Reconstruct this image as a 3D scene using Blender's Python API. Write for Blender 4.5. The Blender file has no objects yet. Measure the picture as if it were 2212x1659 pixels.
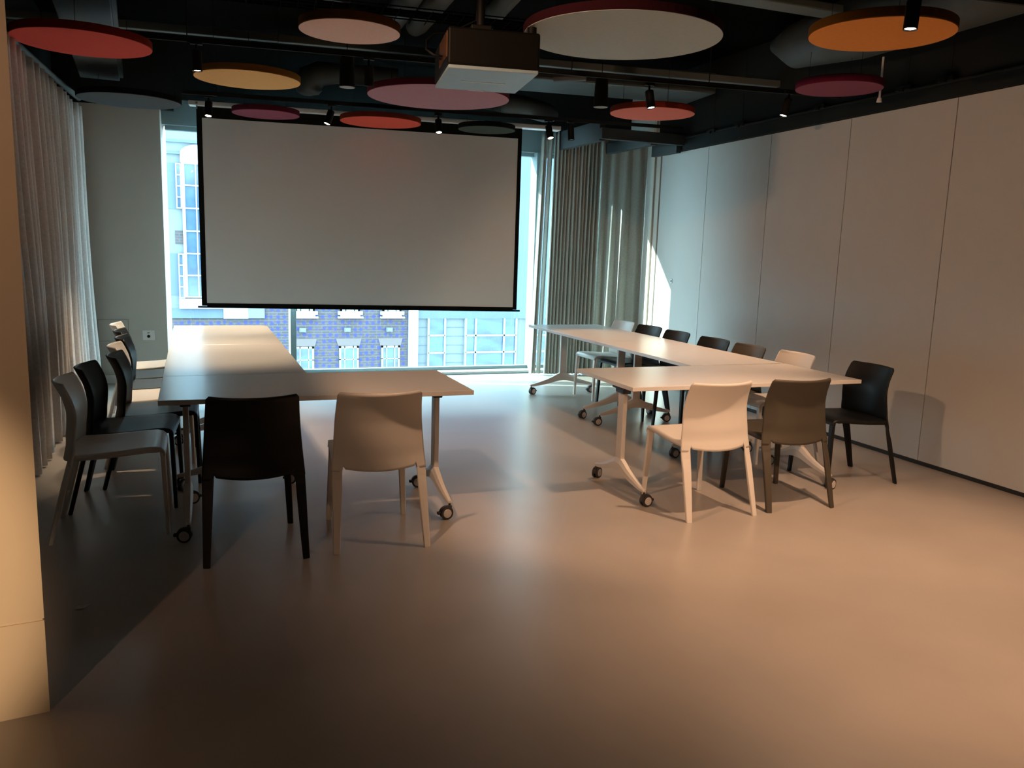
import bpy, bmesh, math, random
from mathutils import Vector, Matrix
random.seed(7)
PI = math.pi
SC = bpy.context.scene
COL = SC.collection

# ------------------------------------------------------------------ materials
def mat(name, col, rough=0.5, metal=0.0, spec=0.5, var=0.0, vscale=8.0, bump=0.0, bscale=120.0, stretch=None, rvar=0.0, coat=0.0, sheen=0.0):
    m = bpy.data.materials.new(name); m.use_nodes = True
    nt = m.node_tree; b = nt.nodes['Principled BSDF']
    b.inputs['Base Color'].default_value = (*col, 1); b.inputs['Roughness'].default_value = rough
    b.inputs['Metallic'].default_value = metal; b.inputs['Specular IOR Level'].default_value = spec
    if coat: b.inputs['Coat Weight'].default_value = coat; b.inputs['Coat Roughness'].default_value = 0.15
    if sheen: b.inputs['Sheen Weight'].default_value = sheen
    tc = nt.nodes.new('ShaderNodeTexCoord')
    src = tc.outputs['Object']
    if stretch:
        mp = nt.nodes.new('ShaderNodeMapping'); mp.inputs['Scale'].default_value = stretch
        nt.links.new(src, mp.inputs['Vector']); src = mp.outputs['Vector']
    if var or rvar:
        n = nt.nodes.new('ShaderNodeTexNoise'); n.inputs['Scale'].default_value = vscale; n.inputs['Detail'].default_value = 5
        nt.links.new(src, n.inputs['Vector'])
        if var:
            r = nt.nodes.new('ShaderNodeValToRGB')
            r.color_ramp.elements[0].position = .3; r.color_ramp.elements[1].position = .7
            r.color_ramp.elements[0].color = (*[c*(1-var) for c in col], 1)
            r.color_ramp.elements[1].color = (*[min(1, c*(1+var)) for c in col], 1)
            nt.links.new(n.outputs['Fac'], r.inputs['Fac']); nt.links.new(r.outputs['Color'], b.inputs['Base Color'])
        if rvar:
            mr = nt.nodes.new('ShaderNodeMapRange'); mr.inputs['To Min'].default_value = rough-rvar; mr.inputs['To Max'].default_value = rough+rvar
            nt.links.new(n.outputs['Fac'], mr.inputs['Value']); nt.links.new(mr.outputs['Result'], b.inputs['Roughness'])
    if bump:
        n2 = nt.nodes.new('ShaderNodeTexNoise'); n2.inputs['Scale'].default_value = bscale; n2.inputs['Detail'].default_value = 3
        nt.links.new(src, n2.inputs['Vector'])
        bp = nt.nodes.new('ShaderNodeBump'); bp.inputs['Strength'].default_value = bump; bp.inputs['Distance'].default_value = .004
        nt.links.new(n2.outputs['Fac'], bp.inputs['Height']); nt.links.new(bp.outputs['Normal'], b.inputs['Normal'])
    return m

def emis(name, col, strength):
    m = bpy.data.materials.new(name); m.use_nodes = True
    nt = m.node_tree; nt.nodes.clear()
    e = nt.nodes.new('ShaderNodeEmission'); e.inputs['Color'].default_value = (*col, 1); e.inputs['Strength'].default_value = strength
    o = nt.nodes.new('ShaderNodeOutputMaterial'); nt.links.new(e.outputs[0], o.inputs['Surface'])
    return m

def glass_mat(name, tint, gloss=0.06):
    m = bpy.data.materials.new(name); m.use_nodes = True
    nt = m.node_tree; nt.nodes.clear()
    t = nt.nodes.new('ShaderNodeBsdfTransparent'); t.inputs['Color'].default_value = (*tint, 1)
    g = nt.nodes.new('ShaderNodeBsdfGlossy'); g.inputs['Roughness'].default_value = 0.02
    lw = nt.nodes.new('ShaderNodeLayerWeight'); lw.inputs['Blend'].default_value = .5
    pw = nt.nodes.new('ShaderNodeMath'); pw.operation = 'POWER'; pw.inputs[1].default_value = 5
    fr = nt.nodes.new('ShaderNodeMath'); fr.operation = 'MULTIPLY_ADD'; fr.inputs[1].default_value = .6; fr.inputs[2].default_value = .03
    nt.links.new(lw.outputs['Facing'], pw.inputs[0]); nt.links.new(pw.outputs[0], fr.inputs[0])
    mx = nt.nodes.new('ShaderNodeMixShader'); o = nt.nodes.new('ShaderNodeOutputMaterial')
    nt.links.new(fr.outputs[0], mx.inputs[0]); nt.links.new(t.outputs[0], mx.inputs[1]); nt.links.new(g.outputs[0], mx.inputs[2])
    nt.links.new(mx.outputs[0], o.inputs['Surface'])
    return m

def brick_mat(name):
    m = bpy.data.materials.new(name); m.use_nodes = True
    nt = m.node_tree; b = nt.nodes['Principled BSDF']; b.inputs['Roughness'].default_value = .9
    tc = nt.nodes.new('ShaderNodeTexCoord'); mp = nt.nodes.new('ShaderNodeMapping'); mp.inputs['Rotation'].default_value = (PI/2, 0, 0)
    br = nt.nodes.new('ShaderNodeTexBrick'); br.inputs['Scale'].default_value = 1.0
    br.inputs['Brick Width'].default_value = .225; br.inputs['Row Height'].default_value = .075; br.inputs['Mortar Size'].default_value = .008
    br.inputs['Color1'].default_value = (.034, .027, .031, 1); br.inputs['Color2'].default_value = (.044, .034, .038, 1); br.inputs['Mortar'].default_value = (.058, .060, .066, 1)
    # blue moire dots painted into the brick colour, in a loose grid
    vo = nt.nodes.new('ShaderNodeTexVoronoi'); vo.inputs['Scale'].default_value = 5.6; vo.inputs['Randomness'].default_value = .28
    mr = nt.nodes.new('ShaderNodeMapRange'); mr.inputs['From Min'].default_value = .22; mr.inputs['From Max'].default_value = .42
    mr.inputs['To Min'].default_value = .85; mr.inputs['To Max'].default_value = 0
    mx = nt.nodes.new('ShaderNodeMix'); mx.data_type = 'RGBA'; mx.inputs['B'].default_value = (.014, .019, .10, 1)
    nt.links.new(tc.outputs['Object'], mp.inputs['Vector']); nt.links.new(mp.outputs['Vector'], br.inputs['Vector']); nt.links.new(mp.outputs['Vector'], vo.inputs['Vector'])
    nt.links.new(vo.outputs['Distance'], mr.inputs['Value']); nt.links.new(mr.outputs['Result'], mx.inputs['Factor'])
    nt.links.new(br.outputs['Color'], mx.inputs['A']); nt.links.new(mx.outputs['Result'], b.inputs['Base Color'])
    return m

M = {}
M['floor'] = mat('poured resin floor', (.36, .325, .29), .30, spec=.45, var=.07, vscale=1.6, rvar=.03)
M['white_top'] = mat('white laminate', (.68, .67, .65), .26, spec=.5, var=.01, vscale=20)
M['top_edge'] = mat('white edging', (.72, .69, .65), .45)
M['leg_metal'] = mat('pale grey powder coat', (.60, .58, .55), .45, bump=.03, bscale=400)
M['bracket'] = mat('dark slate plastic', (.045, .06, .08), .5)
M['tyre'] = mat('dark grey tyre', (.035, .032, .032), .6)
M['cap'] = mat('pale wheel cap', (.55, .52, .50), .5)
M['ch_white'] = mat('white polypropylene', (.68, .65, .61), .42, spec=.4, bump=.05, bscale=600)
M['ch_black'] = mat('black polypropylene', (.005, .006, .0065), .48, spec=.28, bump=.05, bscale=600)
M['ch_grey'] = mat('charcoal brown polypropylene', (.058, .050, .037), .5, spec=.3, bump=.05, bscale=600)
M['panel'] = mat('light grey wall panel', (.50, .50, .485), .62, spec=.25, var=.015, vscale=3)
M['paint'] = mat('warm grey wall paint', (.50, .47, .42), .8, spec=.2, var=.02, vscale=4)
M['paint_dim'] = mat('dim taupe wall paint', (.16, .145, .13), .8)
M['pillar'] = mat('cream painted pillar', (.66, .57, .44), .7, spec=.25, var=.02, vscale=5)
M['jamb'] = mat('pale jamb paint', (.55, .57, .54), .6)
M['dark'] = mat('blackout paint', (.0012, .0015, .0012), .9, spec=.05, var=.2, vscale=3)
M['dark2'] = mat('dark bulkhead paint', (.009, .012, .012), .75, spec=.2)
M['bulk'] = mat('slate bulkhead', (.024, .034, .038), .6)
M['duct'] = mat('dull galvanised duct', (.055, .068, .07), .55, metal=.15, var=.12, vscale=6)
M['beam'] = mat('grey painted steel', (.10, .125, .125), .6)
M['seam'] = mat('dark seam', (.02, .02, .02), .8)
M['base'] = mat('black skirting', (.008, .008, .008), .7)
M['screen'] = mat('matt projection fabric', (.82, .82, .80), .85, spec=.1)
M['screen_black'] = mat('matt black screen border', (.006, .007, .006), .85, spec=.1)
M['housing'] = mat('white aluminium housing', (.72, .73, .72), .45)
M['curtain_l'] = mat('taupe wool curtain', (.56, .52, .50), .95, spec=.1, var=.1, vscale=60, bump=.5, bscale=500, sheen=.3)
M['curtain_r'] = mat('grey green wool curtain', (.34, .36, .33), .95, spec=.1, var=.1, vscale=60, bump=.5, bscale=500, sheen=.3)
M['frame'] = mat('grey window frame', (.15, .20, .21), .5)
M['frame_l'] = mat('pale window sill', (.7, .72, .7), .5)
M['glass'] = glass_mat('pale teal window glass', (.80, .93, .93))
M['black'] = mat('black lamp housing', (.004, .004, .004), .6, spec=.25)
M['lampoff'] = mat('unlit lamp glass', (.30, .31, .30), .3)
M['lens'] = emis('lit lamp glass', (1.0, .80, .62), 45)
M['proj'] = mat('black projector casing', (.0025, .0025, .002), .6, spec=.15)
M['proj_u'] = mat('pale grey projector underside', (.26, .36, .43), .5, var=.03, vscale=15)
M['proj_l'] = mat('bronze tinted lens glass', (.10, .055, .035), .2, var=.5, vscale=12)
M['plate'] = mat('white socket plate', (.75, .73, .70), .4)
M['litter'] = mat('scrap of paper', (.6, .58, .52), .8)
def disc_mats(n, face, rim): return mat(n+' face felt', face, .95, spec=.1, bump=.3, bscale=700, var=.03, vscale=40), mat(n+' rim felt', rim, .95, spec=.1, bump=.3, bscale=700)
M['stone'] = mat('pale stone facing', (.085, .098, .112), .8, var=.06, vscale=1.2)
M['stone2'] = mat('grey blue stone', (.052, .075, .105), .8, var=.08, vscale=1.0)
M['render'] = mat('white painted render', (.32, .33, .345), .8)
M['sash'] = mat('white sash paint', (.20, .24, .24), .6)
M['dpane'] = mat('dark window pane', (.028, .055, .10), .15, spec=.6, var=.4, vscale=2.2)
M['mpane'] = mat('blue window pane', (.022, .055, .13), .2, spec=.5, var=.6, vscale=1.1, stretch=(1, 1, 3))
M['brick'] = brick_mat('brick with blue moire dots')
M['asphalt'] = mat('street asphalt', (.15, .16, .17), .9)

# ------------------------------------------------------------------ mesh helpers
def link(name, bm, m, parent=None, smooth=False, mods=()):
    me = bpy.data.meshes.new(name); bmesh.ops.recalc_face_normals(bm, faces=bm.faces); bm.to_mesh(me); bm.free()
    for f in me.polygons: f.use_smooth = smooth
    o = bpy.data.objects.new(name, me); COL.objects.link(o); me.materials.append(m)
    if parent: o.parent = parent
    if smooth == 'auto' or smooth:
        pass
    return o

def box(bm, lo, hi, rot=0, piv=None, bev=0):
    lo, hi = Vector(lo), Vector(hi)
    vs = [bm.verts.new((x, y, z)) for x in (lo.x, hi.x) for y in (lo.y, hi.y) for z in (lo.z, hi.z)]
    fs = [bm.faces.new([vs[i] for i in q]) for q in ((0,1,3,2), (4,6,7,5), (0,4,5,1), (2,3,7,6), (0,2,6,4), (1,5,7,3))]
    if bev:
        es = list({e for f in fs for e in f.edges})
        r = bmesh.ops.bevel(bm, geom=es, offset=bev, segments=2, affect='EDGES', profile=.5)
        vs = list({v for f in r['faces'] for v in f.verts} | {v for v in vs if v.is_valid})
    if rot:
        p = Vector(piv) if piv else (lo+hi)/2
        bmesh.ops.rotate(bm, verts=vs, cent=p, matrix=Matrix.Rotation(rot, 3, 'Z'))
    return vs

def cyl(bm, p0, p1, r0, r1=None, seg=24, caps=True):
    p0, p1 = Vector(p0), Vector(p1); r1 = r0 if r1 is None else r1
    q = (p1-p0).to_track_quat('Z', 'Y').to_matrix()
    A = [bm.verts.new(p0+q@Vector((r0*math.cos(2*PI*i/seg), r0*math.sin(2*PI*i/seg), 0))) for i in range(seg)]
    B = [bm.verts.new(p1+q@Vector((r1*math.cos(2*PI*i/seg), r1*math.sin(2*PI*i/seg), 0))) for i in range(seg)]
    for i in range(seg): bm.faces.new((A[i], A[(i+1)%seg], B[(i+1)%seg], B[i]))
    if caps: bm.faces.new(A[::-1]); bm.faces.new(B)

def loft(bm, rings, caps=True):
    R = [[bm.verts.new(p) for p in r] for r in rings]; n = len(R[0])
    for a, b in zip(R, R[1:]):
        for i in range(n): bm.faces.new((a[i], a[(i+1)%n], b[(i+1)%n], b[i]))
    if caps: bm.faces.new(R[0][::-1]); bm.faces.new(R[-1])
    return R

def ring_xy(cx, cy, z, a, b, c=.25):      # chamfered rectangle in a level plane
    k = min(a, b)*c
    return [(cx+x, cy+y, z) for x, y in ((-a+k,-b), (a-k,-b), (a,-b+k), (a,b-k), (a-k,b), (-a+k,b), (-a,b-k), (-a,-b+k))]

def tube(bm, pts, r, seg=10):
    pts = [Vector(p) for p in pts]; rings = []
    for i, p in enumerate(pts):
        d = (pts[min(i+1, len(pts)-1)]-pts[max(i-1, 0)]).normalized()
        q = d.to_track_quat('Z', 'Y').to_matrix()
        rr = r[i] if isinstance(r, (list, tuple)) else r
        rings.append([p+q@Vector((rr*math.cos(2*PI*k/seg), rr*math.sin(2*PI*k/seg), 0)) for k in range(seg)])
    loft(bm, rings)

def grid(bm, nu, nv, f):
    V = [[bm.verts.new(f(i/(nu-1), j/(nv-1))) for j in range(nv)] for i in range(nu)]
    for i in range(nu-1):
        for j in range(nv-1): bm.faces.new((V[i][j], V[i+1][j], V[i+1][j+1], V[i][j+1]))

def interp(x, xs, ys):
    if x <= xs[0]: return ys[0]
    for a, b, c, d in zip(xs, xs[1:], ys, ys[1:]):
        if x <= b:
            t = (x-a)/(b-a); return c+(d-c)*t
    return ys[-1]

def smooth_interp(x, xs, ys):             # Catmull-Rom through the points
    n = len(xs)
    if x <= xs[0]: return ys[0]
    if x >= xs[-1]: return ys[-1]
    i = max(k for k in range(n-1) if xs[k] <= x)
    t = (x-xs[i])/(xs[i+1]-xs[i]); p1, p2 = ys[i], ys[i+1]
    p0 = ys[i-1] if i > 0 else 2*p1-p2; p3 = ys[i+2] if i+2 < n else 2*p2-p1
    return .5*((2*p1)+(-p0+p2)*t+(2*p0-5*p1+4*p2-p3)*t*t+(-p0+3*p1-3*p2+p3)*t**3)

def thing(name, label, cat, loc=(0,0,0), rz=0, group=None):
    o = bpy.data.objects.new(name, None); COL.objects.link(o); o.empty_display_size = .1
    o.location = loc; o.rotation_euler = (0, 0, rz); return tag(o, label, cat, group)
def tag(o, label, cat, group=None):
    o['label'] = label; o['category'] = cat
    if group: o['group'] = group
    return o
def struct(o): o['kind'] = 'structure'; return o
def solid(o, th, off=0):
    m = o.modifiers.new('thickness', 'SOLIDIFY'); m.thickness = th; m.offset = off; return o
def dup(root, loc, rz, label, group=None):
    r = root.copy(); COL.objects.link(r); r.location = loc; r.rotation_euler = (0, 0, rz); r['label'] = label
    if group: r['group'] = group
    for ch in list(root.children):
        if ch.type == 'LIGHT': continue
        c = ch.copy(); COL.objects.link(c); c.parent = r
        for g in ch.children:
            d = g.copy(); COL.objects.link(d); d.parent = c
    return r

# ------------------------------------------------------------------ room shell
bm = bmesh.new(); box(bm, (-5, -4, -.12), (5.6, 9.56, 0)); struct(link('floor', bm, M['floor']))
bm = bmesh.new(); box(bm, (-5, -4, 3.55), (5.6, 10.0, 3.7)); struct(link('ceiling', bm, M['dark']))
# right wall: operable partition, tall panels with fine seams; its head slopes a little down the room
WR = lambda y: 5.158+.0053*y
def wtop(y): return 2.745-.0088*(y-2.0)-.0006*(y-2)**2*.3
seams = [-4.0, -3.7, -2.65, -1.6, -.55, .5, 1.55, 2.6, 3.63, 4.68, 5.735, 6.78, 7.83, 8.80]
wr = struct(link('wall_right', (lambda b: (box(b, (5.235, -4, 0), (5.4, 8.80, 3.55)), b)[1])(bmesh.new()), M['seam']))
for a, b_ in zip(seams, seams[1:]):
    bm = bmesh.new(); g = .0035
    y0, y1 = a+g, b_-g
    vs = [(WR(y0), y0, .03), (WR(y1), y1, .03), (WR(y1), y1, wtop(y1)), (WR(y0), y0, wtop(y0))]
    back = [(5.24, v[1], v[2]) for v in vs]
    F = [bm.verts.new(v) for v in vs]; B = [bm.verts.new(v) for v in back]
    bm.faces.new(F); bm.faces.new(B[::-1])
    for i in range(4): bm.faces.new((F[i], B[i], B[(i+1) % 4], F[(i+1) % 4]))
    link('wall_panel', bm, M['panel'], wr)
bm = bmesh.new()
box(bm, (5.175, -4, 0.001), (5.24, 8.8, .029)); struct(link('baseboard_right', bm, M['base']))
# dark bulkhead above the panels
bm = bmesh.new(); n = 20
for k in range(n):
    y0, y1 = -4+12.8*k/n, -4+12.8*(k+1)/n
    F = [bm.verts.new((5.150 if z < 3 else 5.150, y, z)) for y, z in ((y0, wtop(y0)+.004), (y1, wtop(y1)+.004), (y1, 3.55), (y0, 3.55))]
    bm.faces.new(F)
    G = [bm.verts.new((x, y, wtop(y)+.004)) for x, y in ((5.150, y0), (5.24, y0), (5.24, y1), (5.150, y1))]
    bm.faces.new(G)
box(bm, (5.20, -4, 2.76), (5.34, 8.8, 3.55))
struct(link('trim_1', bm, M['dark2']))
bm = bmesh.new(); cyl(bm, (5.130, -4, 2.875), (5.130, 8.2, 2.815), .012, seg=8); struct(link('trim_2', bm, M['dark2']))
# jamb where the panels end, and the return wall to the window
bm = bmesh.new()
box(bm, (5.19, 8.805, 0), (5.42, 8.90, 3.55), bev=.004); box(bm, (5.165, 8.90, 0), (5.42, 8.96, 3.55), bev=.004)
struct(link('trim_3', bm, M['paint']))
bm = bmesh.new(); box(bm, (5.205, 8.96, 0), (5.42, 9.75, 3.55)); struct(link('wall_window_side', bm, M['jamb']))
# window wall
bm = bmesh.new()
P = [(-1.25, 9.55), (-.285, 9.55), (-.245, 9.95), (-1.25, 9.95)]
loft(bm, [[(x, y, 0) for x, y in P], [(x, y, 2.84) for x, y in P]]); wb = struct(link('wall_back', bm, M['paint']))
bm = bmesh.new(); box(bm, (-1.6, 9.56, 2.84), (-.15, 9.95, 3.55)); box(bm, (-.3, 9.60, 2.96), (5.42, 9.95, 3.55)); struct(link('wall_above_window', bm, M['dark2']))
bm = bmesh.new(); box(bm, (-.27, 9.66, 2.705), (5.22, 9.86, 2.97)); struct(link('trim_4', bm, M['frame']))
# flush access panel and skirting on the pier
bm = bmesh.new()
for lo, hi in (((-.955, 9.546, .19), (-.95, 9.5505, .68)), ((-.665, 9.546, .19), (-.66, 9.5505, .68)), ((-.955, 9.546, .676), (-.66, 9.5505, .68)), ((-.955, 9.546, .45), (-.66, 9.5505, .453))): box(bm, lo, hi)
link('access_panel', bm, mat('shadow gap', (.22, .20, .18), .8), wb)
bm = bmesh.new(); box(bm, (-1.2, 9.535, 0.001), (-.288, 9.5495, .09), bev=.003); struct(link('baseboard_back', bm, M['plate']))
# window: frame, mullions, glass, sill
wf = struct(link('window_1', (lambda b: (box(b, (-.245, 9.72, .036), (5.2, 9.80, .075)), box(b, (-.245, 9.72, 2.66), (5.2, 9.80, 2.705)), b)[-1])(bmesh.new()), M['frame']))
for x in (1.035, 3.98): 
    bm = bmesh.new(); box(bm, (x-.033, 9.62, .036), (x+.033, 9.82, 2.705), bev=.004); box(bm, (x-.010, 9.612, .036), (x+.010, 9.62, 2.705)); link('mullion', bm, M['frame'], wf)
for x0, x1 in ((-.245, 1.002), (1.068, 3.947), (4.013, 5.2)):
    bm = bmesh.new(); box(bm, (x0, 9.755, .075), (x1, 9.763, 2.66)); link('pane', bm, M['glass'], wf)
bm = bmesh.new(); box(bm, (-.27, 9.56, -.1), (5.22, 9.9, .036), bev=.004); struct(link('trim_5', bm, M['frame_l']))
bm = bmesh.new(); box(bm, (-.28, 9.535, 0.0005), (5.2, 9.559, .012)); struct(link('trim_6', bm, M['frame']))  # grey strip standing in for the dark shadow gap before the sill
# left side wall behind the curtain, near pillar, and the rest of the room behind the camera
bm = bmesh.new(); box(bm, (-1.45, 3.3, 0), (-1.25, 9.95, 3.55)); struct(link('wall_left', bm, M['dark2']))
bm = bmesh.new()
P = [(-1.9, 2.665), (-.483, 2.865), (-.60, 3.30), (-1.9, 3.30)]
z = 0
for z0, z1, s in ((0.0, .318, 0), (.318, .326, .006), (.326, 3.55, 0)):
    Q = [(x-(s if i in (1, 2) else 0), y+(s if i < 2 else 0), 0) for i, (x, y) in enumerate(P)]
    loft(bm, [[(q[0], q[1], z0) for q in Q], [(q[0], q[1], z1) for q in Q]])
struct(link('wall_near_left', bm, M['pillar']))
bm = bmesh.new(); box(bm, (-5.15, -4, 0), (-5, 3.3, 3.55)); struct(link('wall_far_left', bm, M['paint_dim']))
bm = bmesh.new(); box(bm, (-5, 3.3, 0), (-1.9, 3.45, 3.55)); struct(link('wall_left_return', bm, M['paint_dim']))
bm = bmesh.new(); box(bm, (-5.15, -4.15, 0), (5.6, -4, 3.55)); struct(link('wall_behind', bm, M['paint_dim']))

# ------------------------------------------------------------------ chair
UE = ([.0, .264, .44, .531, .60, .655, .72, .76, .805, .84], [.0, .066, .118, .130, .138, .139, .126, .110, .090, .075])
def make_chair(label, m):
    t = thing('stacking_chair', label, 'chair')
    # backrest: one bowed shell with rounded upper corners and a curved lower edge
    SV = [-1, -.965, -.93, -.90, -.86, -.825, -.80, -.785, -.765, -.73, -.66, -.55, -.42, -.28, -.14]
    SV = SV+[0]+[-v for v in SV[::-1]]
    def back(i, j):
        s = SV[i]; q = abs(s); zt = .808+.005*s*s
        zb = .400+.024*min(q, .8)**2+(.010 if .76 < q < .79 else 0) if q < .80 else .398
        if q == .785: zb = .424
        z = zb+(zt-zb)*j/30
        hw = interp(z, [.40, .45, .53, .68, .80], [.242, .238, .231, .221, .213])
        k = (z-(zt-.020))/.020
        if k > 0 and q > .5: hw -= .014*(1-math.sqrt(max(0, 1-k*k)))
        u = smooth_interp(z, *UE)-interp(z, [.40, .5, .6, .7, .8], [.056, .058, .062, .066, .072])*(1-s*s)
        return (s*hw, u, z)
    bm = bmesh.new(); V = [[bm.verts.new(back(i, j)) for j in range(31)] for i in range(len(SV))]
    for i in range(len(SV)-1):
        for j in range(30): bm.faces.new((V[i][j], V[i+1][j], V[i+1][j+1], V[i][j+1]))
    o = solid(link('backrest', bm, m, t, True), .011)
    # seat: shallow dish whose front rolls down, with turned-down side rims
    def seat(a, b):
        s = 2*a-1; rim = abs(s) > .93; q = max(-1, min(1, s/.93)); 
        u0 = .122-.050*(1-q*q)
        path_u = [u0, .16, .26, .36, .45, .495, .522, .537, .542]
        path_z = [.449, .449, .452, .459, .467, .4675, .461, .447, .428]
        x = b*8; i = min(7, int(x)); f = x-i
        u = path_u[i]+(path_u[i+1]-path_u[i])*f; z = path_z[i]+(path_z[i+1]-path_z[i])*f
        hw = interp(u, [.1, .35, .54], [.232, .222, .213])
        z -= .010*(1-q*q)*interp(u, [.1, .3, .48, .52], [.6, 1, .4, 0])
        if rim: z -= .024*interp(u, [.1, .5, .54], [1, 1, .3]); hw -= .001
        return (q*hw, u, z)
    bm = bmesh.new(); grid(bm, 29, 33, seat)
    solid(link('seat', bm, m, t, True), .012)
    # four tapered legs, each with an angled inner rib
    for sx in (-1, 1):
        bm = bmesh.new(); R = []
        for z, xo, xi, d, k in ((.445, .237, .192, .003, 1), (.41, .2415, .192, .0052, 1), (.395, .2427, .1925, .0062, 1), (.36, .2432, .194, .0080, .85), (.30, .2440, .197, .0100, .6), (.15, .2460, .206, .0110, .4), (.004, .2485, .2155, .0105, .3), (0, .2475, .2165, .0095, .3)):
            uo = smooth_interp(z, *UE)-.002*(1-k); ui = uo-.0565*(1-(.193/.242)**2)*k
            c = .0035
            pts = [(xi, ui-d+c), (xi+c, ui-d), (xo-c, uo-d), (xo, uo-d+c), (xo, uo+d-c), (xo-c, uo+d), (xi+c, ui+d), (xi, ui+d-c)]
            if d < .006: pts = [(xi, ui-d*.5), (xi+c, ui-d), (xo-c, uo-d), (xo, uo-d*.5), (xo, uo+d*.5), (xo-c, uo+d), (xi+c, ui+d), (xi, ui+d*.5)]
            R.append([(sx*x, u, z) for x, u in pts])
        loft(bm, R)
        link('leg', bm, m, t)
        bm = bmesh.new(); R = []
        for z, xo, w, d, u in ((.452, .212, .020, .010, .527), (.42, .213, .021, .012, .5325), (.38, .2135, .020, .0125, .5345), (.25, .219, .018, .012, .539), (.12, .224, .0165, .011, .543), (.004, .228, .015, .010, .546), (0, .227, .013, .009, .546)):
            R.append(ring_xy(sx*(xo-w), u, z, w, d, .35))
        loft(bm, R)
        link('leg', bm, m, t)
    return t
cw = ch_first = make_chair('white plastic chair nearest the camera in the row along the left curtain', M['ch_white'])
cb = make_chair('black plastic chair at the near end of the left table, nearest the camera', M['ch_black'])
cg = make_chair('brown grey plastic chair pushed up to the near edge of the right table', M['ch_grey'])
LG, RG, EG = 'chairs in a row along the left curtain', 'chairs in a row along the right wall', 'chairs at the near ends of the tables'
used = set()
def chair(proto, x, y, deg, label, group):
    if proto.name not in used:
        used.add(proto.name); o = proto; o.location = (x, y, 0); o.rotation_euler = (0, 0, math.radians(deg)); o['label'] = label; o['group'] = group
        return o
    return dup(proto, (x, y, 0), math.radians(deg), label, group)
chair(cw, -.712, 4.765, -90, 'white plastic chair nearest the camera in the row along the left curtain', LG)
chair(cb, .248, 4.003, 0, 'black plastic chair at the near end of the left table, seen from behind', EG)
chair(cg, 3.475, 3.968, -2.5, 'brown grey plastic chair pushed up to the near edge of the right table', EG)
chair(cb, -.665, 5.25, -94, 'black plastic chair right behind the white one nearest the left curtain', LG)
chair(cb, -.545, 5.715, -91, 'black plastic chair third from the near end of the left row', LG)
chair(cw, -.585, 6.213, -90, 'white chair fourth in the left row, between two black chairs', LG)
chair(cb, -.575, 6.70, -90, 'black chair fifth in the left row, just beyond the middle white chair', LG)
chair(cb, -.625, 7.18, -90, 'black chair sixth in the left row, mostly hidden by the chairs before it', LG)
chair(cw, -.695, 7.70, -91, 'white chair at the window end of the left row, near the wall socket', LG)
chair(cw, .862, 4.003, -2.5, 'white plastic chair at the near end of the left table, beside the black one', EG)
chair(cw, 2.886, 3.952, 1, 'white plastic chair at the near edge of the right table, its left side free', EG)
chair(cb, 4.575, 4.52, 86, 'black plastic chair at the near right corner of the right table, before the wall', RG)
chair(cw, 4.46, 5.18, 88, 'white plastic chair along the right wall, next to the black corner chair', RG)
chair(cg, 4.395, 5.68, 88, 'brown grey plastic chair along the right wall, between a white and a black one', RG)
chair(cb, 4.40, 6.20, 92, 'black plastic chair along the right wall, right beyond the brown grey one', RG)
chair(cb, 4.385, 6.785, 90, 'middle one of the three black chairs behind the far right table', RG)
chair(cb, 4.395, 7.33, 94, 'black plastic chair along the right wall, next to the far white one', RG)
chair(cw, 4.375, 7.83, 92, 'white plastic chair at the window end of the right row', RG)

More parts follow.
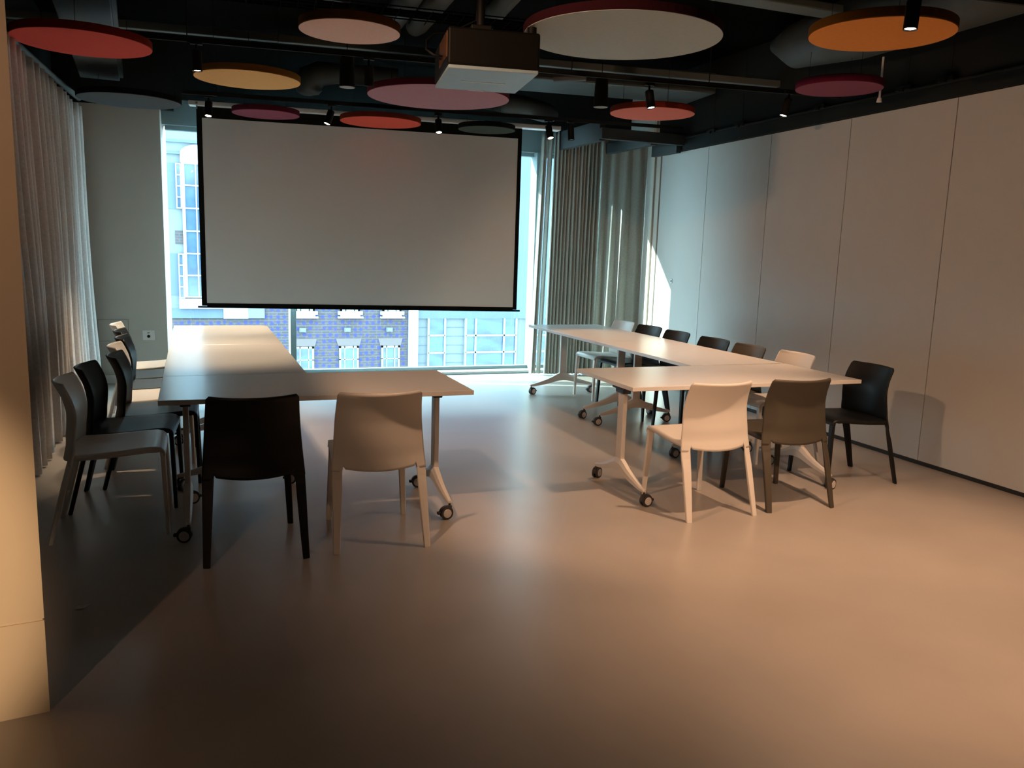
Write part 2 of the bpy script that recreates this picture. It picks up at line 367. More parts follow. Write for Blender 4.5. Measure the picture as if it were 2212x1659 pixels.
# ------------------------------------------------------------------ tables
def caster_mesh():
    bm = bmesh.new()
    cyl(bm, (0, 0, .108), (0, 0, .070), .007, seg=10)                     # stem
    for sy in (-1, 1): cyl(bm, (.020, sy*.006, .036), (.020, sy*.021, .036), .036, seg=28)
    # hood over the twin wheels
    rings = []
    for k in range(9):
        a = math.radians(20+k*20); r = .041
        rings.append([(.020+rr*math.cos(a), yy, .036+rr*math.sin(a)) for rr, yy in ((r-.006, -.011), (r, -.011), (r, .011), (r-.006, .011))])
    loft(bm, rings)
    box(bm, (-.012, -.010, .050), (.016, .010, .078), bev=.003)
    box(bm, (.050, -.012, .030), (.074, .012, .046), bev=.004)            # brake tab
    return bm
def cap_mesh(sy):
    bm = bmesh.new(); cyl(bm, (.020, sy*.0205, .036), (.020, sy*.0235, .036), .026, .024, seg=24)
    return bm
def make_table(label, L, W, leg_in, loc, rz, casters, off=0, arm=1):
    """long side along local x, origin at the middle of the floor footprint"""
    t = thing('folding_table', label, 'table', loc, rz, 'white flip top tables on castors')
    bm = bmesh.new(); box(bm, (-L/2+.0008, -W/2+.0008, .714), (L/2-.0008, W/2-.0008, .74), bev=.002); link('tabletop', bm, M['white_top'], t)
    bm = bmesh.new(); box(bm, (-L/2+leg_in[0]-.03, off-.022, .676), (L/2-leg_in[1]+.03, off+.022, .704), bev=.003); link('rail', bm, M['bracket'], t)
    ci = 0
    for s, li in ((-1, leg_in[0]), (1, leg_in[1])):
        x = s*(L/2-li)
        bm = bmesh.new(); box(bm, (x-.015, off-.0375, .175), (x+.015, off+.0375, .690), bev=.005)
        lg = link('leg_column', bm, M['leg_metal'], t)
        bm = bmesh.new(); R = []
        for v in (-.340, -.332, -.30, -.24, -.18, -.12, -.07, -.035, 0, .035, .07, .12, .18, .24, .30, .332, .340):
            a = abs(v)
            zt = smooth_interp(a, [0, .035, .07, .12, .18, .24, .30, .332, .34], [.232, .228, .210, .182, .156, .136, .117, .110, .106])
            zb = smooth_interp(a, [0, .035, .07, .12, .18, .24, .30, .332, .34], [.150, .148, .141, .126, .111, .100, .091, .090, .094])
            w = interp(a, [0, .05, .2, .332, .34], [.026, .025, .019, .013, .008])
            R.append([(x+p, v*arm+off, q) for p, q in ((-w*.55, zt), (w*.55, zt), (w, zt*.6+zb*.4), (w, zb), (-w, zb), (-w, zt*.6+zb*.4))])
        loft(bm, R); link('foot', bm, M['leg_metal'], t, False)
        bm = bmesh.new(); box(bm, (x-.05, off-.06, .686), (x+.05, off+.06, .713), bev=.004); box(bm, (x-.024, -.22, .700), (x+.024, .22, .7135), bev=.002)
        box(bm, (x-.028, off-.055, .655), (x+.028, off+.055, .69), bev=.006)
        link('bracket', bm, M['bracket'], t)
        for v in (-.33, .33):
            c = link('castor', caster_mesh(), M['tyre'], t); c.location = (x, v*arm+off, 0); c.rotation_euler = (0, 0, casters[ci]-rz)
            for sy in (-1, 1): link('wheel_cap', cap_mesh(sy), M['cap'], c)
            ci += 1
    return t
D = math.radians
make_table('white table closing the near end of the left U, black and white chairs before it', 1.664, .796, (.125, .14), (.6425, 4.814, 0), 0, [D(170), D(25), D(185), D(170)], -.09)
make_table('white table in the middle of the left run, its top lit by a warm band', 1.524, .829, (.12, .17), (.2235, 5.975, 0), D(90), [D(160), D(60), D(100), D(170)], 0, 1.05)
make_table('white table at the window end of the left run, washed out by daylight', 1.522, .829, (.082, .16), (.2235, 7.499, 0), D(90), [D(30), D(190), D(80), D(180)])
make_table('white table closing the near end of the right U, white and grey chairs before it', 1.765, .792, (.095, .235), (3.3375, 4.732, 0), 0, [D(10), D(35), D(20), D(8)], -.11)
yw = D(.9)
make_table('white table in the middle of the right run, with a bright glare spot on it', 1.535, .826, (.18, .16), (3.79, 5.910, 0), D(90)+yw, [D(175), D(5), D(170), D(180)], .055, 1.09)
make_table('white table at the window end of the right run, its T leg before the curtain', 1.545, .826, (.16, .12), (3.765, 7.452, 0), D(90)+yw, [D(95), D(200), D(190), D(20)], .045, 1.10)

# ------------------------------------------------------------------ projection screen
sc = thing('projection_screen', 'large pull-down projection screen with a black border before the window', 'projection screen', (1.776, 9.145, 0), D(-6.5))
SW = 1.668; zb, ztp = .872, 2.758
bm = bmesh.new(); box(bm, (-SW, -.002, zb), (SW, .002, ztp)); link('screen_fabric', bm, M['screen'], sc)
bm = bmesh.new()
for lo, hi in (((-SW-.052, -.004, zb-.03), (-SW, .004, 2.87)), ((SW, -.004, zb-.03), (SW+.045, .004, 2.87)), ((-SW, -.004, zb-.045), (SW, .004, zb)), ((-SW, -.004, ztp), (SW, .004, 2.87))): box(bm, lo, hi)
link('screen_border', bm, M['screen_black'], sc)
bm = bmesh.new(); cyl(bm, (-SW-.092, 0, zb-.042), (SW+.085, 0, zb-.042), .010, seg=12); link('weight_bar', bm, M['screen_black'], sc)
bm = bmesh.new(); box(bm, (-SW-.12, -.07, 2.868), (SW+.48, .06, 2.915), bev=.008); link('housing', bm, M['housing'], sc)
bm = bmesh.new(); cyl(bm, (-SW-.04, -.071, 2.892), (-SW-.04, -.074, 2.892), .012, seg=14); cyl(bm, (-SW-.04, -.06, 2.868), (-SW-.04, -.06, 2.835), .006, seg=8); link('cable_knob', bm, M['frame'], sc)

# ------------------------------------------------------------------ curtains
def pleat(l, period, sharp=1.0):
    a = 2*PI*l/period
    return math.sin(a)+.28*math.sin(2*a+.6)*sharp
def curtain(name, label, P0, P1, Q0, Q1, z0, z1, period, amp, m, seed, flare=.35, ampt=None, nz=26):
    """P0,P1: ends at the top; Q0,Q1: ends at the bottom (plan points)"""
    rnd = random.Random(seed); P0, P1, Q0, Q1 = map(Vector, (P0, P1, Q0, Q1))
    Lg = (P1-P0).length; n = max(12, int(Lg/period*14)); ph = [rnd.uniform(-.5, .5) for _ in range(40)]; am = [rnd.uniform(.75, 1.2) for _ in range(int(Lg/period)+3)]
    d = (P1-P0).normalized(); nrm = Vector((-d.y, d.x))
    def f(a, b):
        top = P0.lerp(P1, a); bot = Q0.lerp(Q1, a); p = top.lerp(bot, b)
        l = a*Lg; w = .35*math.sin(3.1*l/period*.31+ph[0]*6)*b+.25*math.sin(2.2*l/period*.17+ph[1]*9)
        A = amp*(.75+flare*b)*am[int(l/period)]*(1+.12*math.sin(5*b+9*a))
        k = pleat(l+w*period*.35, period)
        q = p+nrm*A*k+d*(.22*amp*math.cos(2*PI*l/period))*(.6+.4*b)
        return (q.x, q.y, z1+(z0-z1)*b)
    bm = bmesh.new(); grid(bm, n, nz, f)
    o = solid(link(name, bm, m, None, True), .004); tag(o, label, 'curtain'); return o
curtain('curtain', 'long taupe pleated curtain hanging along the left wall', (-1.115, 3.45), (-1.03, 9.44), (-1.105, 3.45), (-1.01, 9.44), .012, 2.752, .205, .062, M['curtain_l'], 3, .45)
GR = 'grey green curtain panels bunched at the right of the window'
o = curtain('curtain', 'narrow grey green curtain strip nearest the projection screen', (3.91, 9.40), (3.985, 9.40), (3.845, 9.40), (3.918, 9.39), .02, 2.93, .045, .014, M['curtain_r'], 5); o['group'] = GR
o = curtain('curtain', 'second narrow curtain strip, between two slits of daylight', (3.99, 9.385), (4.055, 9.385), (3.938, 9.38), (3.998, 9.38), .02, 2.93, .05, .016, M['curtain_r'], 6); o['group'] = GR
o = curtain('curtain', 'grey green curtain in many tight pleats right of the screen', (4.065, 9.37), (4.675, 9.33), (4.03, 9.37), (4.665, 9.33), .015, 2.95, .046, .036, M['curtain_r'], 8, .3); o['group'] = GR
o = curtain('curtain', 'smooth dark grey curtain with a few wide soft folds beside the right wall', (4.655, 9.46), (5.197, 9.13), (4.645, 9.46), (5.197, 9.13), .015, 2.95, .145, .026, M['curtain_r'], 12, .3); o['group'] = GR

# ------------------------------------------------------------------ ceiling discs
def disc(label, x, y, dia, face, rim, z=2.76, wz=3.55):
    rim = [c*.42 for c in rim]  # rims darkened: their unlit look is put into the colour
    f, r = disc_mats('acoustic', face, rim)
    t = thing('acoustic_disc', label, 'ceiling disc', (x, y, z), 0, 'round felt discs under the ceiling')
    bm = bmesh.new(); R = dia/2
    loft(bm, [[(rr*math.cos(2*PI*i/72), rr*math.sin(2*PI*i/72), zz) for i in range(72)] for rr, zz in ((R-.003, .0008), (R, .004), (R, .046), (R-.003, .05))])
    link('rim', bm, r, t)
    bm = bmesh.new(); cyl(bm, (0, 0, -.0012), (0, 0, .0007), R-.003, seg=72); link('face', bm, f, t)
    for k in range(3):
        bm = bmesh.new(); a = 2*PI*k/3+.5; cyl(bm, (R*.7*math.cos(a), R*.7*math.sin(a), .05), (R*.7*math.cos(a), R*.7*math.sin(a), wz-.002-z), .0016, seg=6)
        link('hanging_wire', bm, M['black'], t)
red, redr = (.62, .075, .065), (.40, .035, .015)
disc('red disc high at the left, above the taupe curtain', -.630, 6.255, .83, (.66, .085, .065), (.42, .03, .012), wz=3.0)
disc('salmon disc with an orange rim near the top of the view', .888, 5.108, .585, (.97, .68, .60), (.26, .11, .012))
disc('golden orange disc left of the projection screen top', .429, 6.972, .79, (.80, .42, .16), (.52, .22, .03))
disc('dark grey blue disc over the left pier', -.505, 8.62, .885, (.075, .080, .085), (.012, .012, .012), wz=3.0)
disc('small plum disc over the left end of the projection screen', .702, 8.747, .64, (.24, .065, .105), (.22, .025, .06))
disc('bright red disc over the middle of the projection screen', 1.815, 8.64, .815, (.70, .09, .06), (.42, .06, .02), wz=3.09)
disc('large mauve disc right below the projector', 1.943, 6.943, 1.175, (.36, .17, .20), (.26, .03, .06))
disc('small dark green grey disc over the right end of the projection screen', 2.914, 8.528, .60, (.055, .065, .055), (.012, .014, .012))
disc('large white disc with a maroon rim, right of the projector', 2.333, 4.472, 1.135, (.40, .47, .48), (.055, .010, .018))
disc('coral red disc with a lit spotlight before it', 3.842, 6.715, .745, (.62, .17, .13), (.42, .05, .02))
disc('orange disc at the upper right with a lit spotlight before it', 3.545, 3.758, .755, (.78, .30, .07), (.24, .11, .012))
disc('small plum disc above the grey wall panels', 4.410, 5.035, .605, (.22, .065, .11), (.24, .02, .07), wz=3.02)

# ------------------------------------------------------------------ ceiling services
def one(name, bm, m, label, cat, smooth=False, group=None):
    return tag(link(name, bm, m, None, smooth), label, cat, group)
bm = bmesh.new(); box(bm, (-1.3, -.03, 3.105), (5.25, .03, 3.165), bev=.006)
o = one('ceiling_beam', bm, M['beam'], 'long pale grey steel beam crossing the dark ceiling', 'beam'); o.location = (0, 7.25, 0); o.rotation_euler = (0, 0, D(-6.2))
def track(label, x0, x1, y0, rods):
    bm = bmesh.new(); box(bm, (x0, -.018, 2.862), (x1, .018, 2.895), bev=.003); box(bm, (x0, -.019, 2.858), (x1, -.014, 2.862))
    t = thing('lighting_track', label, 'lighting track', (0, y0, 0), D(-6.6), 'black lighting tracks')
    link('track', bm, M['dark2'], t)
    for k in rods:
        bm = bmesh.new(); cyl(bm, (k, 0, 2.895), (k, 0, 3.545), .004, seg=6); link('suspension_rod', bm, M['black'], t)
    bm = bmesh.new(); box(bm, (x0-.01, -.0195, 2.856), (x0+.30, -.017, 2.861)); link('end_cap', bm, M['beam'], t)
    return t
track('black lighting track over the middle of the room', -.30, 5.1, 6.345, (0, 2.75, 3.9))
track('black lighting track just before the projection screen', -.05, 5.0, 8.575, (.25, 2.0))
track('black lighting track overhead at the top edge of the view', -.6, 5.0, 3.76, (.3, 1.5, 3.6))
track('black lighting track far behind the camera', -3.0, 2.0, -3.2, (-2.5, 1.0))
track('black lighting track above the camera position', -3.0, 5.0, .6, (-2.5, 0, 2.5))

def make_spot(label):
    t = thing('track_spotlight', label, 'spotlight', (0, 0, 0), 0, 'black cylinder spotlights on the tracks')
    bm = bmesh.new(); box(bm, (-.04, -.016, .148), (.04, .016, .178), bev=.003); cyl(bm, (0, 0, .15), (0, 0, .10), .009, seg=10); box(bm, (-.006, -.012, .085), (.006, .012, .115), bev=.002)
    link('adapter', bm, M['black'], t)
    bm = bmesh.new(); cyl(bm, (0, 0, .10), (0, 0, -.035), .034, seg=28, caps=False)
    R = [[(r*math.cos(2*PI*i/28), r*math.sin(2*PI*i/28), z) for i in range(28)] for r, z in ((.034, -.035), (.030, -.035), (.028, -.022))]
    loft(bm, R, caps=False); cyl(bm, (0, 0, .10), (0, 0, .104), .034, .028, seg=28)
    link('lamp_head', bm, M['black'], t, True)
    bm = bmesh.new(); cyl(bm, (0, 0, -.028), (0, 0, -.020), .0275, seg=24); link('lamp_glass', bm, M['lens'], t)
    return t
spot0 = None
def spot(label, x, y, z, target, energy, size=70, blend=.6, col=(1.0, .66, .40), on=True, soft=.035):
    """x, y, z: centre of the lamp glass; the head tips round its upper end towards the target"""
    global spot0
    if spot0 is None: t = spot0 = make_spot(label)
    else: t = dup(spot0, (0, 0, 0), 0, label)
    d = Vector(target)-Vector((x, y, z)); d.normalize()
    vis = Vector((d.x*.55, d.y*.55, d.z)).normalized()
    q = (-vis).to_track_quat('Z', 'Y')
    piv = Vector((x, y, z))-vis*.13
    t.location = (piv.x, piv.y, piv.z-.10)
    for c in t.children:
        if c.name.startswith(('lamp_head', 'lamp_glass')):
            c.location = Vector((0, 0, .10))-q@Vector((0, 0, .10)); c.rotation_mode = 'QUATERNION'; c.rotation_quaternion = q
            if not on and c.name.startswith('lamp_glass'): 
                c.data = c.data.copy(); c.data.materials[0] = M['lampoff']
        if c.name.startswith('adapter'):
            k = (2.862-(piv.z-.10))/.163; c.scale = (1, 1, max(.4, k))
    if on:
        L = bpy.data.lights.new('spot_light', 'SPOT'); L.energy = energy; L.color = col; L.spot_size = D(size); L.spot_blend = blend; L.shadow_soft_size = soft
        o = bpy.data.objects.new('spot_light', L); COL.objects.link(o); o.parent = t
        pos = Vector((x, y, z))+vis*.02
        o.location = pos-t.location; o.rotation_mode = 'QUATERNION'; o.rotation_quaternion = d.to_track_quat('-Z', 'Y')
    return t
W1 = (1.0, .60, .36)
spot('lit spotlight before the golden orange disc at the left', .06, 6.335, 2.68, (.12, 6.3, .74), 150, 60, col=(1.0, .72, .46), blend=.8)
spot('lit spotlight over the left edge of the projection screen', .166, 8.56, 2.68, (-.05, 7.7, .74), 250, 60, col=(1.0, .76, .50))
spot('lit spotlight tipped to the left before the screen, between plum and red discs', 1.245, 8.43, 2.68, (-.35, 7.95, .3), 110, 46, col=(1.0, .76, .50))
spot('lit spotlight left of the large mauve disc', 1.225, 6.24, 2.68, (1.5, 7.0, 0), 46, 70, col=W1)
spot('lit spotlight before the screen, between the red and the dark discs', 2.36, 8.40, 2.68, (2.3, 6.9, 0), 16, 60, col=W1)
spot('lit spotlight before the right end of the screen', 3.48, 8.14, 2.68, (3.75, 6.8, .74), 110, 55, col=W1)
spot('unlit spotlight beside the lit one at the right end of the screen', 3.71, 8.13, 2.68, (3.95, 7.6, 0), 0, on=False)
spot('lit spotlight before the coral red disc', 3.42, 6.0, 2.68, (3.85, 5.1, 0), 28, 80, col=W1)
spot('lit spotlight above the grey wall panels, right of the coral disc', 4.51, 5.76, 2.68, (3.4, 6.0, .3), 150, 85, col=W1)
spot('lit spotlight before the orange disc at the upper right', 3.34, 3.35, 2.68, (3.0, 3.25, 0), 235, 90, col=W1)
WARM = (1.0, .57, .33)
spot('spotlight overhead to the left, above the near left table', .02, 3.25, 2.72, (3.6, 5.4, .6), 190, 78, .35, WARM)
spot('spotlight overhead in the middle, just above the view', 1.9, 2.35, 2.72, (3.2, 4.0, .2), 18, 75, .7, WARM)
spot('spotlight above the camera, aimed at the right half of the floor', 3.1, .35, 2.72, (3.5, 2.5, 0), 385, 78, .9, WARM)
spot('spotlight far behind the camera, aimed at the near left pillar', 1.0, -3.31, 2.72, (-1.13, 2.86, .45), 1500, 13.5, .6, (1.0, .64, .36))

spot('added unseen spotlight left of the camera, brightening the top of the pillar', -1.3, .78, 2.72, (-.9, 2.86, 1.6), 60, 60, .9, WARM)  # lamp added out of view to lift the dark upper pillar

def can(label, x, y):
    t = thing('pendant_downlight', label, 'pendant light', (x, y, 0), 0, 'unlit black can pendants')
    bm = bmesh.new(); cyl(bm, (0, 0, 2.685), (0, 0, 2.90), .060, .050, seg=32); cyl(bm, (0, 0, 2.90), (0, 0, 2.915), .050, .035, seg=32); link('can', bm, M['black'], t, False)
    bm = bmesh.new(); cyl(bm, (0, 0, 2.683), (0, 0, 2.6845), .055, seg=32); link('diffuser', bm, M['lampoff'], t)
    bm = bmesh.new(); cyl(bm, (0, 0, 2.915), (0, 0, 3.55), .003, seg=6); link('cord', bm, M['black'], t)
can('black can pendant left of the projector, unlit', 1.10, 6.44)
can('black can pendant right of the projector, unlit', 3.085, 6.22)

# projector on its pole
pj = thing('projector', 'large black ceiling projector with a pale underside and pole mount', 'projector', (1.612, 4.785, 2.50), D(-9))
bm = bmesh.new(); box(bm, (-.255, -.315, .018), (.255, .315, .215), bev=.012); link('casing', bm, M['proj'], pj)
bm = bmesh.new(); box(bm, (-.25, -.31, 0), (.25, .31, .019), bev=.004); u = link('underside', bm, M['proj_u'], pj)
bm = bmesh.new(); box(bm, (-.13, .02, -.002), (.13, .035, .0005)); box(bm, (-.05, .285, -.002), (.05, .30, .0005)); link('vent_slot', bm, M['housing'], u)
bm = bmesh.new()
vs = [bm.verts.new(p) for p in ((-.2555, -.29, .06), (-.2555, -.29, .195), (-.2555, .05, .195), (-.2555, .05, .06))]; bm.faces.new(vs); r = bmesh.ops.extrude_face_region(bm, geom=list(bm.faces)); bmesh.ops.translate(bm, verts=[v for v in r['geom'] if isinstance(v, bmesh.types.BMVert)], vec=(-.004, 0, 0))
link('connector_panel', bm, M['proj_l'], pj)
bm = bmesh.new(); cyl(bm, (.03, .31, .11), (.03, .37, .11), .055, .050, seg=28); link('lens_barrel', bm, M['proj'], pj)
bm = bmesh.new(); cyl(bm, (.215, -.27, .215), (.215, -.27, .25), .026, seg=20); link('adjuster_knob', bm, M['proj'], pj)
bm = bmesh.new(); cyl(bm, (-.03, 0, .22), (-.03, 0, 1.05), .024, seg=18); box(bm, (-.15, -.12, .215), (.09, .12, .235), bev=.004); box(bm, (-.09, -.05, .235), (.03, .05, .30), bev=.006); link('mount', bm, M['black'], pj)
bm = bmesh.new(); tube(bm, [(-.26, -.10, .10), (-.31, -.12, .10), (-.35, -.10, .13), (-.345, -.05, .19), (-.30, 0, .24), (-.20, .03, .26), (-.05, .03, .34), (-.02, .03, .9)], .006, 8); link('cable', bm, M['black'], pj, True)

# ducts and pipes
GD = 'round ducts in the dark ceiling'
def rduct(label, pts, r, seg=20, cap=True):
    bm = bmesh.new(); tube(bm, pts, r, seg); return one('air_duct', bm, M['duct'], label, 'duct', True, GD)
rduct('left one of the two parallel round ducts above the salmon disc', [(1.39, 5.15, 3.22), (1.46, 6.5, 3.22), (1.472, 6.66, 3.23), (1.476, 6.74, 3.27)], [.085, .085, .075, .03])
rduct('right one of the two parallel round ducts, next to the projector', [(1.58, 5.15, 3.22), (1.655, 6.52, 3.22), (1.667, 6.66, 3.23), (1.671, 6.74, 3.27)], [.085, .085, .075, .03])
rduct('round duct passing behind the projector pole', [(1.99, 5.15, 3.22), (2.10, 6.2, 3.22), (2.12, 6.3, 3.24), (2.125, 6.35, 3.28)], [.075, .075, .065, .03])
rduct('round duct with an elbow turning down beside the golden disc', [(2.0, 8.72, 3.22), (1.4, 8.79, 3.22), (1.24, 8.82, 3.21), (1.15, 8.85, 3.16), (1.125, 8.87, 3.08), (1.12, 8.88, 3.02), (1.12, 8.88, 3.0)], [.10, .10, .12, .14, .14, .11, .05])
rduct('stub of round duct above the dark disc right of the screen middle', [(2.95, 8.75, 3.12), (3.5, 8.93, 3.10), (3.78, 9.03, 3.08), (3.90, 9.07, 3.07), (3.95, 9.09, 3.07)], [.11, .11, .11, .08, .03])
rduct('wide round duct running above the orange disc at the right', [(4.70, 3.0, 3.30), (4.76, 4.2, 3.30), (4.80, 5.3, 3.30), (4.82, 6.05, 3.31), (4.83, 6.35, 3.37)], [.24, .24, .24, .18, .06], 28)
bm = bmesh.new(); box(bm, (-1.15, -.33, 3.14), (1.05, .33, 3.34), bev=.02); o = one('air_duct', bm, M['duct'], 'wide flat duct above the coral red disc', 'duct', False, 'flat ducts in the dark ceiling'); o.location = (3.95, 7.85, 0); o.rotation_euler = (0, 0, D(-7))
bm = bmesh.new(); box(bm, (-.17, -4.0, 3.0), (.17, 1.42, 3.10), bev=.008); box(bm, (.17, -4.0, 3.03), (.20, 1.42, 3.10)); o = one('air_duct', bm, M['duct'], 'flat grey duct running away above the red disc at the left', 'duct', False, 'flat ducts in the dark ceiling'); o.location = (-.70, 7.65, 0); o.rotation_euler = (0, 0, D(3.2))
bm = bmesh.new(); tube(bm, [(-1.17, 3.5, 2.85), (-1.13, 6.8, 2.85), (-1.07, 8.1, 2.85), (-1.0, 9.35, 2.85)], .026, 12); one('sprinkler_pipe', bm, M['beam'], 'thin grey pipe running along the top of the left curtain', 'pipe', True)
bm = bmesh.new(); tube(bm, [(2.98, 6.95, 3.02), (3.22, 6.80, 3.03)], .035, 14); one('air_valve', bm, M['duct'], 'short grey cylinder on the ceiling right of the projector', 'valve')
bm = bmesh.new(); box(bm, (3.1, 5.1, 3.30), (4.45, 5.28, 3.36), bev=.01); one('cable_trunking', bm, M['beam'], 'grey cable trunking near the top right of the view', 'trunking')
bm = bmesh.new()
cyl(bm, (.96, 6.28, 3.20), (.96, 6.28, 3.45), .135, seg=32); one('air_diffuser', bm, M['duct'], 'round grey air outlet behind the wire tray, above the salmon disc', 'air outlet')
bm = bmesh.new()
for k in range(5): cyl(bm, (-.3, 5.86+.075*k, 3.08+.02*(k in (0, 4))), (2.4, 5.60+.075*k, 3.08+.02*(k in (0, 4))), .0045, seg=6)
for k in range(26):
    x = -.3+.108*k; y = 5.86-.26*(k*.108)/2.7
    cyl(bm, (x, y-.02, 3.08), (x+.03, y+.32, 3.08), .004, seg=6)
for k in range(3): tube(bm, [(-.2+.0*k, 5.93+.09*k, 3.095), (.5, 5.84+.10*k, 3.10), (1.1, 5.83+.05*k, 3.10), (2.3, 5.68+.08*k, 3.095)], .010, 6)
one('cable_tray', bm, M['dark'], 'black wire cable tray above the salmon disc', 'cable tray')
# slate bulkheads of the curtain pocket
for i, (lo, hi) in enumerate((((4.12, 8.30, 2.72), (4.19, 9.50, 2.93)), ((4.12, 8.24, 2.735), (5.15, 8.31, 2.85)), ((4.76, 8.31, 2.72), (4.84, 9.45, 2.85)), ((5.09, 8.31, 2.66), (5.15, 8.86, 2.85)))):
    bm = bmesh.new(); box(bm, lo, hi, bev=.004); struct(link('trim_%d' % (7+i), bm, M['bulk']))
# brackets on the bulkhead above the wall panels
for k, y in enumerate((3.6, 4.75, 5.14, 6.06, 7.2, 7.69)):
    bm = bmesh.new(); z = wtop(y)+.135
    box(bm, (5.105, y-.07, z-.02), (5.148, y+.07, z+.02), bev=.006); cyl(bm, (5.125, y-.03, z+.02), (5.125, y-.03, 3.55), .003, seg=6); box(bm, (5.09, y-.02, z-.03), (5.105, y+.02, z), bev=.003)
    o = link('ceiling_bracket', bm, M['black']); tag(o, 'small black bracket above the grey wall panels, %s from the near end' % ('first', 'second', 'third', 'fourth', 'fifth', 'sixth')[k], 'bracket', 'black brackets above the wall panels')
bm = bmesh.new(); cyl(bm, (4.78, 5.02, 2.73), (4.78, 5.02, 2.70), .014, .020, seg=14); cyl(bm, (4.78, 5.02, 2.73), (4.78, 5.02, 3.02), .008, seg=8); one('sprinkler', bm, M['housing'], 'small white sprinkler head beside the plum disc at the right', 'sprinkler')
# door lock on the first partition panel
t = thing('panel_lock', 'small round lock on the right wall, beside the sunlit patch', 'lock', (5.2012, 8.42, 1.225))
bm = bmesh.new(); cyl(bm, (0, 0, 0), (-.006, 0, 0), .028, .026, seg=24); link('escutcheon', bm, M['housing'], t)
bm = bmesh.new(); cyl(bm, (-.006, 0, 0), (-.0075, 0, 0), .012, seg=16); link('keyhole', bm, M['black'], t)
# socket on the pier
t = thing('wall_socket', 'white wall plate with a round black socket on the left pier', 'socket', (-.47, 9.5495, .51))
bm = bmesh.new(); box(bm, (-.058, -.009, -.052), (.058, 0, .052), bev=.003); link('plate', bm, M['plate'], t)
bm = bmesh.new(); cyl(bm, (0, -.009, -.010), (0, -.011, -.010), .016, seg=20); link('socket_hole', bm, M['black'], t)
bm = bmesh.new(); box(bm, (-.012, -.0105, .024), (.012, -.009, .030)); link('indicator', bm, M['black'], t)
bm = bmesh.new(); vs = [bm.verts.new(p) for p in ((-.505, 3.675, .003), (-.47, 3.668, .006), (-.448, 3.695, .012), (-.475, 3.70, .004), (-.498, 3.702, .010))]; bm.faces.new(vs)
o = solid(link('paper_scrap', bm, M['litter']), .001); tag(o, 'tiny scrap of paper on the floor at the lower left', 'paper scrap')

# ------------------------------------------------------------------ outside
YB = 24.0
def bx1(lo, hi, m, name, parent):
    bm = bmesh.new(); box(bm, lo, hi); return link(name, bm, m, parent)
bb = thing('brick_building', 'brick building across the street with white sash windows', 'building', (0, YB, 0))
bx1((-9, 0, -8), (5.895, 6, 7), M['brick'], 'brick_wall', bb)
def sash(x0, x1, z0, z1, cols=3, rows=3, parent=bb, fr=.055, sill=True, pane=M['mpane']):
    bm = bmesh.new(); d = -.05
    for lo, hi in (((x0, d, z0), (x0+fr, .0, z1)), ((x1-fr, d, z0), (x1, .0, z1)), ((x0, d, z0), (x1, .0, z0+fr)), ((x0, d, z1-fr), (x1, .0, z1)), ((x0, d-.02, (z0+z1)/2-.04), (x1, 0, (z0+z1)/2+.04))): box(bm, lo, hi)
    for c in (.28, .72): 
        x = x0+(x1-x0)*c; box(bm, (x-.014, d, z0), (x+.014, 0, z1))
    for r in range(1, rows):
        z = z0+(z1-z0)*r/rows; box(bm, (x0, d, z-.014), (x1, 0, z+.014))
    if sill: box(bm, (x0-.07, -.14, z0-.10), (x1+.07, 0, z0))
    w = link('window', bm, M['sash'], parent)
    bx1((x0+.01, -.02, z0+.01), (x1-.01, -.008, z1-.01), pane, 'pane', w)
for x0, x1 in ((2.60, 3.14), (3.86, 4.42), (5.09, 5.64)):
    sash(x0, x1, -2.95, -1.42, 3, 4)
    sash(x0+.03, x1+.03, -.40, 1.1, 3, 4)
    bm = bmesh.new(); box(bm, (x0+.03, -.09, -.56), (x1+.04, 0, -.41)); box(bm, (x0-.04, -.13, -.60), (x1+.12, 0, -.555)); link('window_sill', bm, M['render'], bb)
    bm = bmesh.new(); P4 = [(x0-.09, -1.20), (x1+.09, -1.20), (x1+.03, -1.41), (x0-.03, -1.41)]
    loft(bm, [[(x, -.02, z_) for x, z_ in P4], [(x, .0, z_) for x, z_ in P4]]); link('lintel', bm, mat('rubbed brick', (.085, .068, .07), .9), bb)
    bm = bmesh.new(); box(bm, (x0+.14, -.1, -1.0), (x0+.32, 0, -.88)); box(bm, (x0+.17, -.12, -.98), (x0+.29, -.1, -.90)); link('wall_vent', bm, M['stone'], bb)
# left part: stone band, bay window
bx1((-3.2, -.06, -.60), (1.80, 0, -.33), M['stone2'], 'stone_band', bb)
bx1((.72, -.09, -.61), (1.36, -.06, -.25), M['render'], 'stone_block', bb)
bx1((1.36, -.08, -.60), (1.80, -.06, -.25), M['stone'], 'stone_block', bb)
bx1((-3.2, -.05, -.33), (1.8, 0, 5.4), M['stone'], 'stone_front', bb)
for z0, z1, m_ in ((2.28, 3.45, 'stone2'), (.02, 1.12, 'stone2')): bx1((-3.2, -.065, z0), (-.38, -.05, z1), M[m_], 'stone_panel', bb)
bx1((-.44, -.07, 1.37), (-.20, -.05, 1.72), M['brick'], 'brick_inlay', bb)
for z0, z1 in ((4.42, 4.52), (3.98, 4.03), (3.68, 3.73), (4.70, 4.95)): bx1((-3.2, -.12, z0), (1.8, -.05, z1), M['render'] if z0 > 4.4 else M['stone2'], 'cornice', bb)
bm = bmesh.new()
P5 = [(-.26, 3.47), (.62, 3.47), (.62, 3.70)]+[(.18+.44*math.cos(a), 3.70+.24*math.sin(a)) for a in [PI*k/12 for k in range(1, 12)]]+[(-.26, 3.70)]
loft(bm, [[(x, -.16, z_) for x, z_ in P5], [(x, -.05, z_) for x, z_ in P5]]); link('arch', bm, M['render'], bb)
bm = bmesh.new()
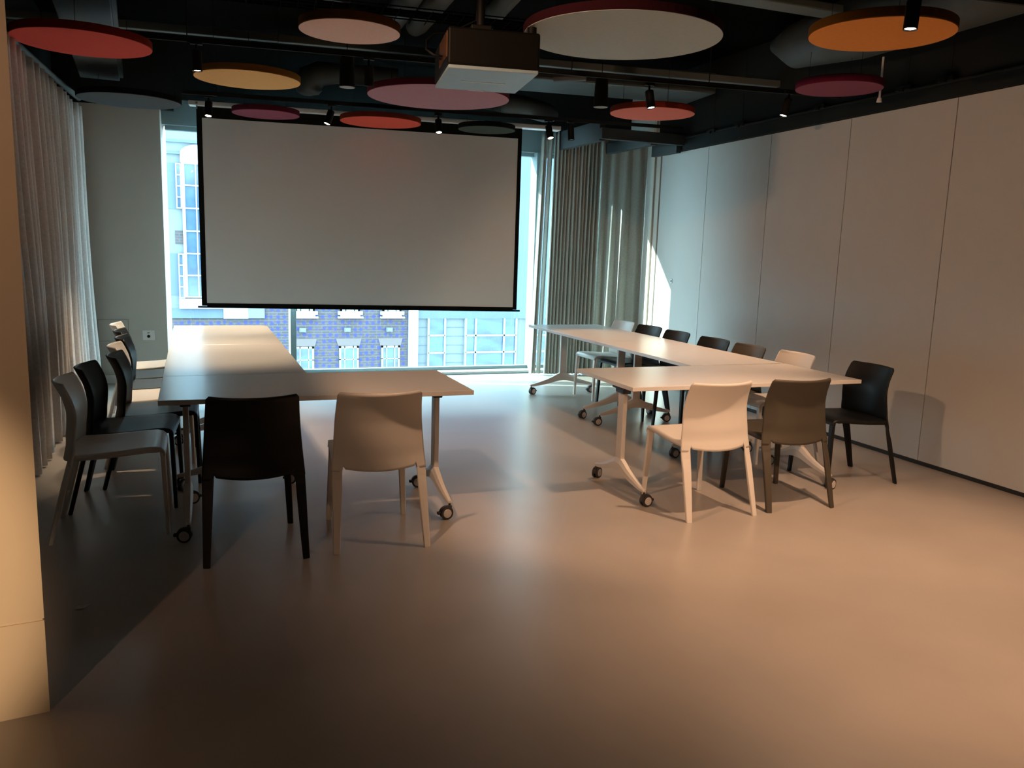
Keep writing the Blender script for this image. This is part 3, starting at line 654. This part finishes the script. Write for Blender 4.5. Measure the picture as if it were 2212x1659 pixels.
for x0, x1 in ((-.24, -.165), (.095, .125), (.385, .415), (.67, .745)): box(bm, (x0, -.14, -.04), (x1, -.05, 3.47))
for z_ in (-.04, .53, 1.11, 1.70, 2.29, 2.88, 3.44): box(bm, (-.24, -.135, z_), (.745, -.05, z_+.035))
w = link('window', bm, M['sash'], bb); bx1((-.23, -.09, -.03), (.74, -.066, 3.46), M['dpane'], 'pane', w)
for z0, z1 in ((2.29, 3.45), (-.06, 1.12)):
    bm = bmesh.new(); box(bm, (-.385, -.15, z0), (-.355, -.05, z1)); box(bm, (-.275, -.15, z0), (-.245, -.05, z1))
    for k in range(5): z_ = z0+(z1-z0-.03)*k/4; box(bm, (-.385, -.145, z_), (-.245, -.05, z_+.03))
    w = link('window', bm, M['sash'], bb); bx1((-.375, -.10, z0+.01), (-.25, -.07, z1-.01), M['dpane'], 'pane', w)
bx1((-.39, -.20, -.33), (.80, -.05, -.07), M['render'], 'bay_apron', bb)
nb = thing('stone_building', 'pale modern stone and glass building at the right of the brick one', 'building', (0, YB, 0))
bx1((6.0, .1, -8), (16, 6, 7), M['stone'], 'stone_wall', nb)
bx1((5.90, -.10, -8), (6.18, .09, 7), M['render'], 'stone_pilaster', nb)
bx1((6.18, .02, -.62), (16, .1, 7), M['stone2'], 'upper_band', nb)
def glazing(x0, x1, zs, xs):
    bm = bmesh.new()
    for x in [x0, x1]+xs: box(bm, (x-.025, .0, -3.2), (x+.025, .1, -.62))
    for z_ in zs: box(bm, (x0, .0, z_-.025), (x1, .1, z_+.025))
    w = link('window', bm, M['sash'], nb); bx1((x0, .06, -3.2), (x1, .09, -.62), M['mpane'], 'pane', w)
glazing(6.53, 7.04, [-1.13, -1.66, -2.4], [])
glazing(7.70, 9.35, [-1.14, -1.66, -2.2], [8.02, 8.95])
glazing(9.75, 12.5, [-1.14, -1.66, -2.2], [10.4, 11.2])
bm = bmesh.new()
for k in range(12):
    for x0, x1 in ((6.19, 6.50), (7.08, 7.66)): box(bm, (x0, .085, -.90-.27*k), (x1, .0985, -.888-.27*k))
link('stone_joint', bm, M['stone2'], nb)
bm = bmesh.new(); box(bm, (-40, 10.2, -8.1), (40, 60, -8)); struct(link('street_ground', bm, M['asphalt']))

# ------------------------------------------------------------------ light
w = bpy.data.worlds.new('daylight'); SC.world = w; w.use_nodes = True
bg = w.node_tree.nodes['Background']; bg.inputs['Color'].default_value = (.71, .85, .96, 1); bg.inputs['Strength'].default_value = 19
S = bpy.data.lights.new('sun', 'SUN'); S.energy = 34; S.angle = D(.5); S.color = (1.0, .97, .90)
so = bpy.data.objects.new('sun', S); COL.objects.link(so)
so.rotation_mode = 'QUATERNION'; so.rotation_quaternion = Vector((1, -.335, -.374)).to_track_quat('-Z', 'Y')

# ------------------------------------------------------------------ camera
cam = bpy.data.cameras.new('camera'); co = bpy.data.objects.new('camera', cam); COL.objects.link(co)
cam.sensor_fit = 'HORIZONTAL'; cam.sensor_width = 36; cam.lens = 1787/2212*36; cam.clip_start = .05; cam.clip_end = 300
co.matrix_world = Matrix(((0.9343554, 0.0285376, -0.3551979, 0), (-0.3549349, 0.1630434, -0.9205640, 0), (0.0316420, 0.9862061, 0.1624694, 1.55), (0, 0, 0, 1)))
SC.camera = co
vs = SC.view_settings; vs.view_transform = 'Standard'; vs.look = 'None'; vs.gamma = 1; vs.exposure = 0; vs.use_curve_mapping = False
SC.cycles.use_denoising = True
SC.cycles.max_bounces = 10; SC.cycles.diffuse_bounces = 6; SC.cycles.transparent_max_bounces = 12
SC.cycles.sample_clamp_indirect = 6
